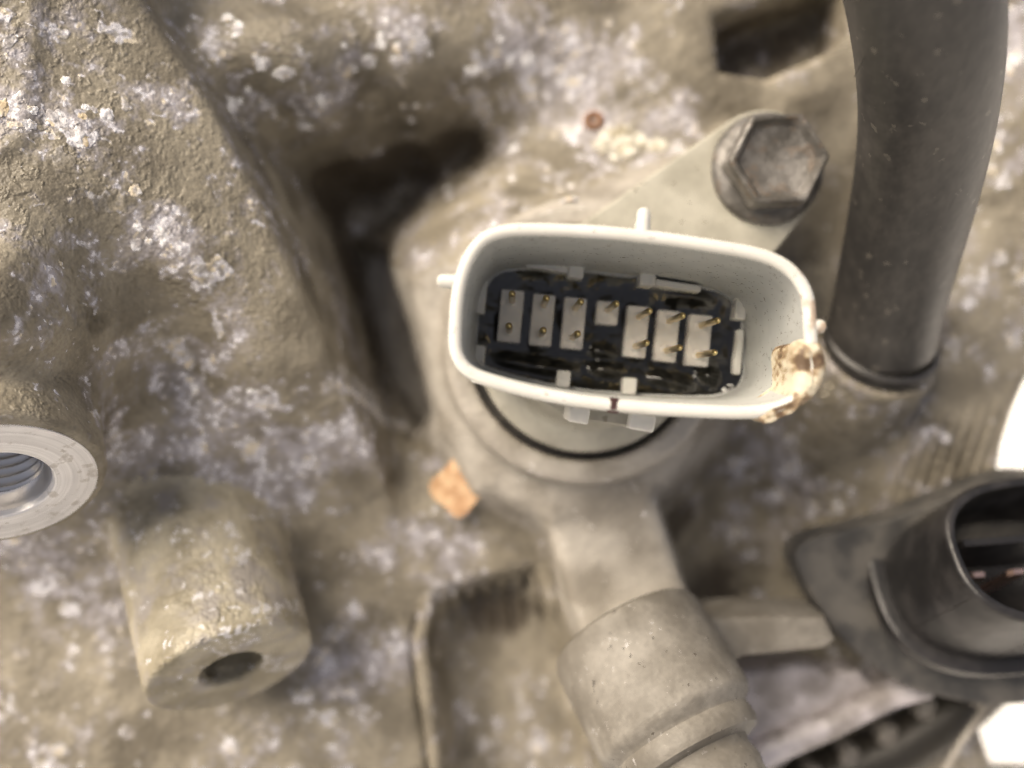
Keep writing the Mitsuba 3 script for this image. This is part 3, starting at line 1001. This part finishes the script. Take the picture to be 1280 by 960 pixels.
# ------------------------------------------------------------------ black plastic sensor connector, lower right
sen = thing('sensor_connector', 'black plastic oval sensor connector with open socket at the lower right edge', 'connector')
plate_o, plate_n = outline([P(x, y, -40)[:2] for x, y in [(992, 688), (1060, 662), (1180, 622), (1300, 590), (1400, 650), (1400, 800), (1330, 868), (1215, 880), (1120, 852), (1055, 800), (1010, 735)]], 160, .3)
put('base_plate', loft([ring3(plate_o, -46), ring3(plate_o, -40.8), ring3(plate_o - plate_n * .25, -40.2), ring3(plate_o - plate_n * .7, -40)]), 'dusty_plastic', sen, smooth=40)
SAX = np.array([.05, .50, .86]); SAX /= np.linalg.norm(SAX)
so = np.array([74.0, -31.5, -40.0])
u_, w_ = np.array([.97, .10, 0]), None
u_ = u_ - SAX * (u_ @ SAX); u_ /= np.linalg.norm(u_)
w_ = np.cross(SAX, u_)
th = np.arange(120) * 2 * np.pi / 120


def oval(a, b, t, e=2.6):
    c, s_ = np.cos(th), np.sin(th)
    x = np.sign(c) * np.abs(c) ** (2 / e) * a
    y = np.sign(s_) * np.abs(s_) ** (2 / e) * b
    return so + x[:, None] * u_ + y[:, None] * w_ + SAX * t


sh = [(17.4, 12.6, -1), (16.4, 11.4, .6), (16.1, 11.1, 2), (15.6, 10.6, 17.6), (15.4, 10.4, 18.2), (15.0, 10.0, 18.5), (14.4, 9.4, 18.4), (14.1, 9.1, 18), (13.4, 8.4, 3)]
put('shroud', loft([oval(*q) for q in sh], False, True), 'black_plastic', sen, smooth=True)
put('base_rib', loft([oval(18.4, 13.4, -1), oval(18.3, 13.3, .9), oval(17.7, 12.7, 1.3), oval(16.2, 11.2, 1.3)], False, False), 'black_plastic', sen, smooth=35)
for ang in (206, 262):
    q = []
    for t, a_, b_ in ((1.4, 16.25, 11.25), (6, 16.0, 11.0), (12, 15.8, 10.8), (17.6, 15.6, 10.6)):
        i = int(round(ang / 3))
        q.append(oval(a_, b_, t)[i])
    put('mould_seam', tube(q, .14, 8), 'black_plastic', sen)
for k in range(2):
    c = so + u_ * (-9 + 6 * k) + w_ * (-1.5) + SAX * 3
    put('terminal_blade', loft([c + SAX * t + np.array([[-a1, -.35], [a1, -.35], [a1, .35], [-a1, .35]]) @ np.array([u_, w_]) for t, a1 in ((0, 1.3), (9, 1.3), (9.8, .8))]), 'copper_blade', sen, smooth=20)
put('key_ledge', loft([so + SAX * t + np.array([[-11, -2.0], [13, -2.0], [13, -1.0], [-11, -1.0]]) @ np.array([u_, w_]) + w_ * 4.0 for t in (3, 15)], True, True), 'black_plastic', sen, smooth=20)

# ------------------------------------------------------------------ lever below the sensor and the toothed ring under it
lev = thing('cast_lever', 'bare silvery lilac cast arm slanting below the black sensor connector', 'lever')
arm = prism([P(*q, -46)[:2] for q in [(905, 845), (1000, 832), (1046, 845), (1080, 842), (1098, 862), (1135, 850), (1175, 868), (1100, 905), (1000, 950), (930, 1010), (860, 1010)]], -54, -47, 1.4)
put('arm', arm, 'bare_cast', lev, smooth=40)
rib_p = [P(900, 985, -45.8), P(960, 938, -45.8), (P(1040, 905, -45.6)), P(1105, 872, -45.6), P(1160, 862, -46)]
put('edge_rib', tube(rib_p, [2.2, 2.3, 2.2, 2.0, 1.4], 18), 'bare_cast', lev, smooth=True)

gear = thing('toothed_ring', 'dark toothed ring with blocky metal teeth under the slanting lever at the bottom edge', 'gear')
rp = [P(930, 1010, -60), P(1030, 975, -60), P(1110, 940, -60), P(1180, 895, -60), P(1240, 840, -60)]
put('ring_body', tube(rp, 5.0, 20), 'oily_dark', gear, smooth=True)
for k in range(6):
    px, py = 968 + 48 * k, 985 - 17 * k - 2.2 * k * k
    put('tooth', box(P(px, py + 6, -56.0), (2.9, 3.8, 5), math.radians(-12), .7), 'dirty_cast', gear)
strut = thing('thin_strut', 'thin beige strut crossing the dark gap at the lower right corner', 'strut')
q = [P(1168, 985, -52), P(1200, 930, -52), P(1235, 880, -52)]
put('rod', tube(q, .55, 10), 'pale_cast', strut)
put('foot', box(P(1235, 880, -51), (2.6, 2.6, 4), .5, .4), 'pale_cast', strut)

# ------------------------------------------------------------------ leaf and crumbs
leaf_pts = [(548, 592), (572, 566), (583, 556), (597, 566), (603, 592), (606, 612), (597, 620), (590, 634), (570, 646), (556, 632), (540, 622), (537, 604)]
c0, n0 = on_casing(570, 605)
lp, ln_ = outline([P(x, y, c0[2])[:2] for x, y in leaf_pts], 72, .2)
ctr = lp.mean(0)
top, bot = [], []
for s_ in np.linspace(1, .05, 8):
    q = ctr + (lp - ctr) * s_
    z = c0[2] + 2.7 + .22 * (q[:, 0] - ctr[0]) + .22 * (q[:, 1] - ctr[1]) - .05 * ((q[:, 0] - ctr[0] - 1) ** 2) + .5 * (meshkit.fbm(ring3(q * .6, 0), 2, 2) - .5)
    top.append(ring3(q, z)); bot.append(ring3(q, z - .22))
leaf = thing('leaf_fragment', 'small torn orange tan flake of dry leaf lying left below the white connector', 'leaf')
put('blade', loft(bot[::-1] + top, True, True), 'dry_leaf', leaf, smooth=40)
for px, py, r in [(742, 152, 1.5), ]:
    c, nn = on_casing(px, py)
    rg = thing('rusty_ring', 'tiny rusty brown ring stuck to the casing above the connector', 'ring')
    tor = trimesh.creation.torus(1.15, .62, 28, 12)
    vv = tor.vertices * (1 + .3 * (meshkit.fbm(tor.vertices * 1.5, 2, 1)[:, None] - .5)) @ np.array(frame(nn))
    put('band', (vv + c + nn * .3, tor.faces), 'rust_brown', rg)
labs = ['pale yellowish corrosion crumb between the rusty ring and the ear of the connector', 'white corrosion crumb against the slanting edge of the connector ear']
for k, (px, py, n_, sp) in enumerate([(775, 178, 46, 30), (822, 182, 14, 11)]):
    ms = []
    for _ in range(n_):
        b, d = rng.random() * 6.28, sp * math.sqrt(rng.random())
        c, nn = on_casing(px + d * math.cos(b), py + .7 * d * math.sin(b))
        ms.append(lump(c + nn * .15, rng.uniform(.25, 1.0), int(rng.integers(1e6)), (rng.uniform(.7, 1.4), 1, .8), .8, 3, 1.9))
    key = key_for('corrosion_crumb_heap')
    scene[key] = mikit.ply(tuple([W(join(*ms)[0]), join(*ms)[1]]), 'corrosion_crumb', smooth=45)
    labels[key] = {'label': labs[k], 'category': 'debris'}

hair = thing('curly_hair', 'fine curly dark hair clinging to the left side of the rubber hose near the top', 'hair')
h0 = P(1074, 70, -6)
tt = np.linspace(0, 1, 30)
put('strand', tube(np.stack([h0[0] + .6 * np.sin(tt * 4) - .2, h0[1] + 3.5 - 6 * tt, h0[2] + 1.5 * np.sin(tt * 3)], 1), .05, 6), 'oily_dark', hair)
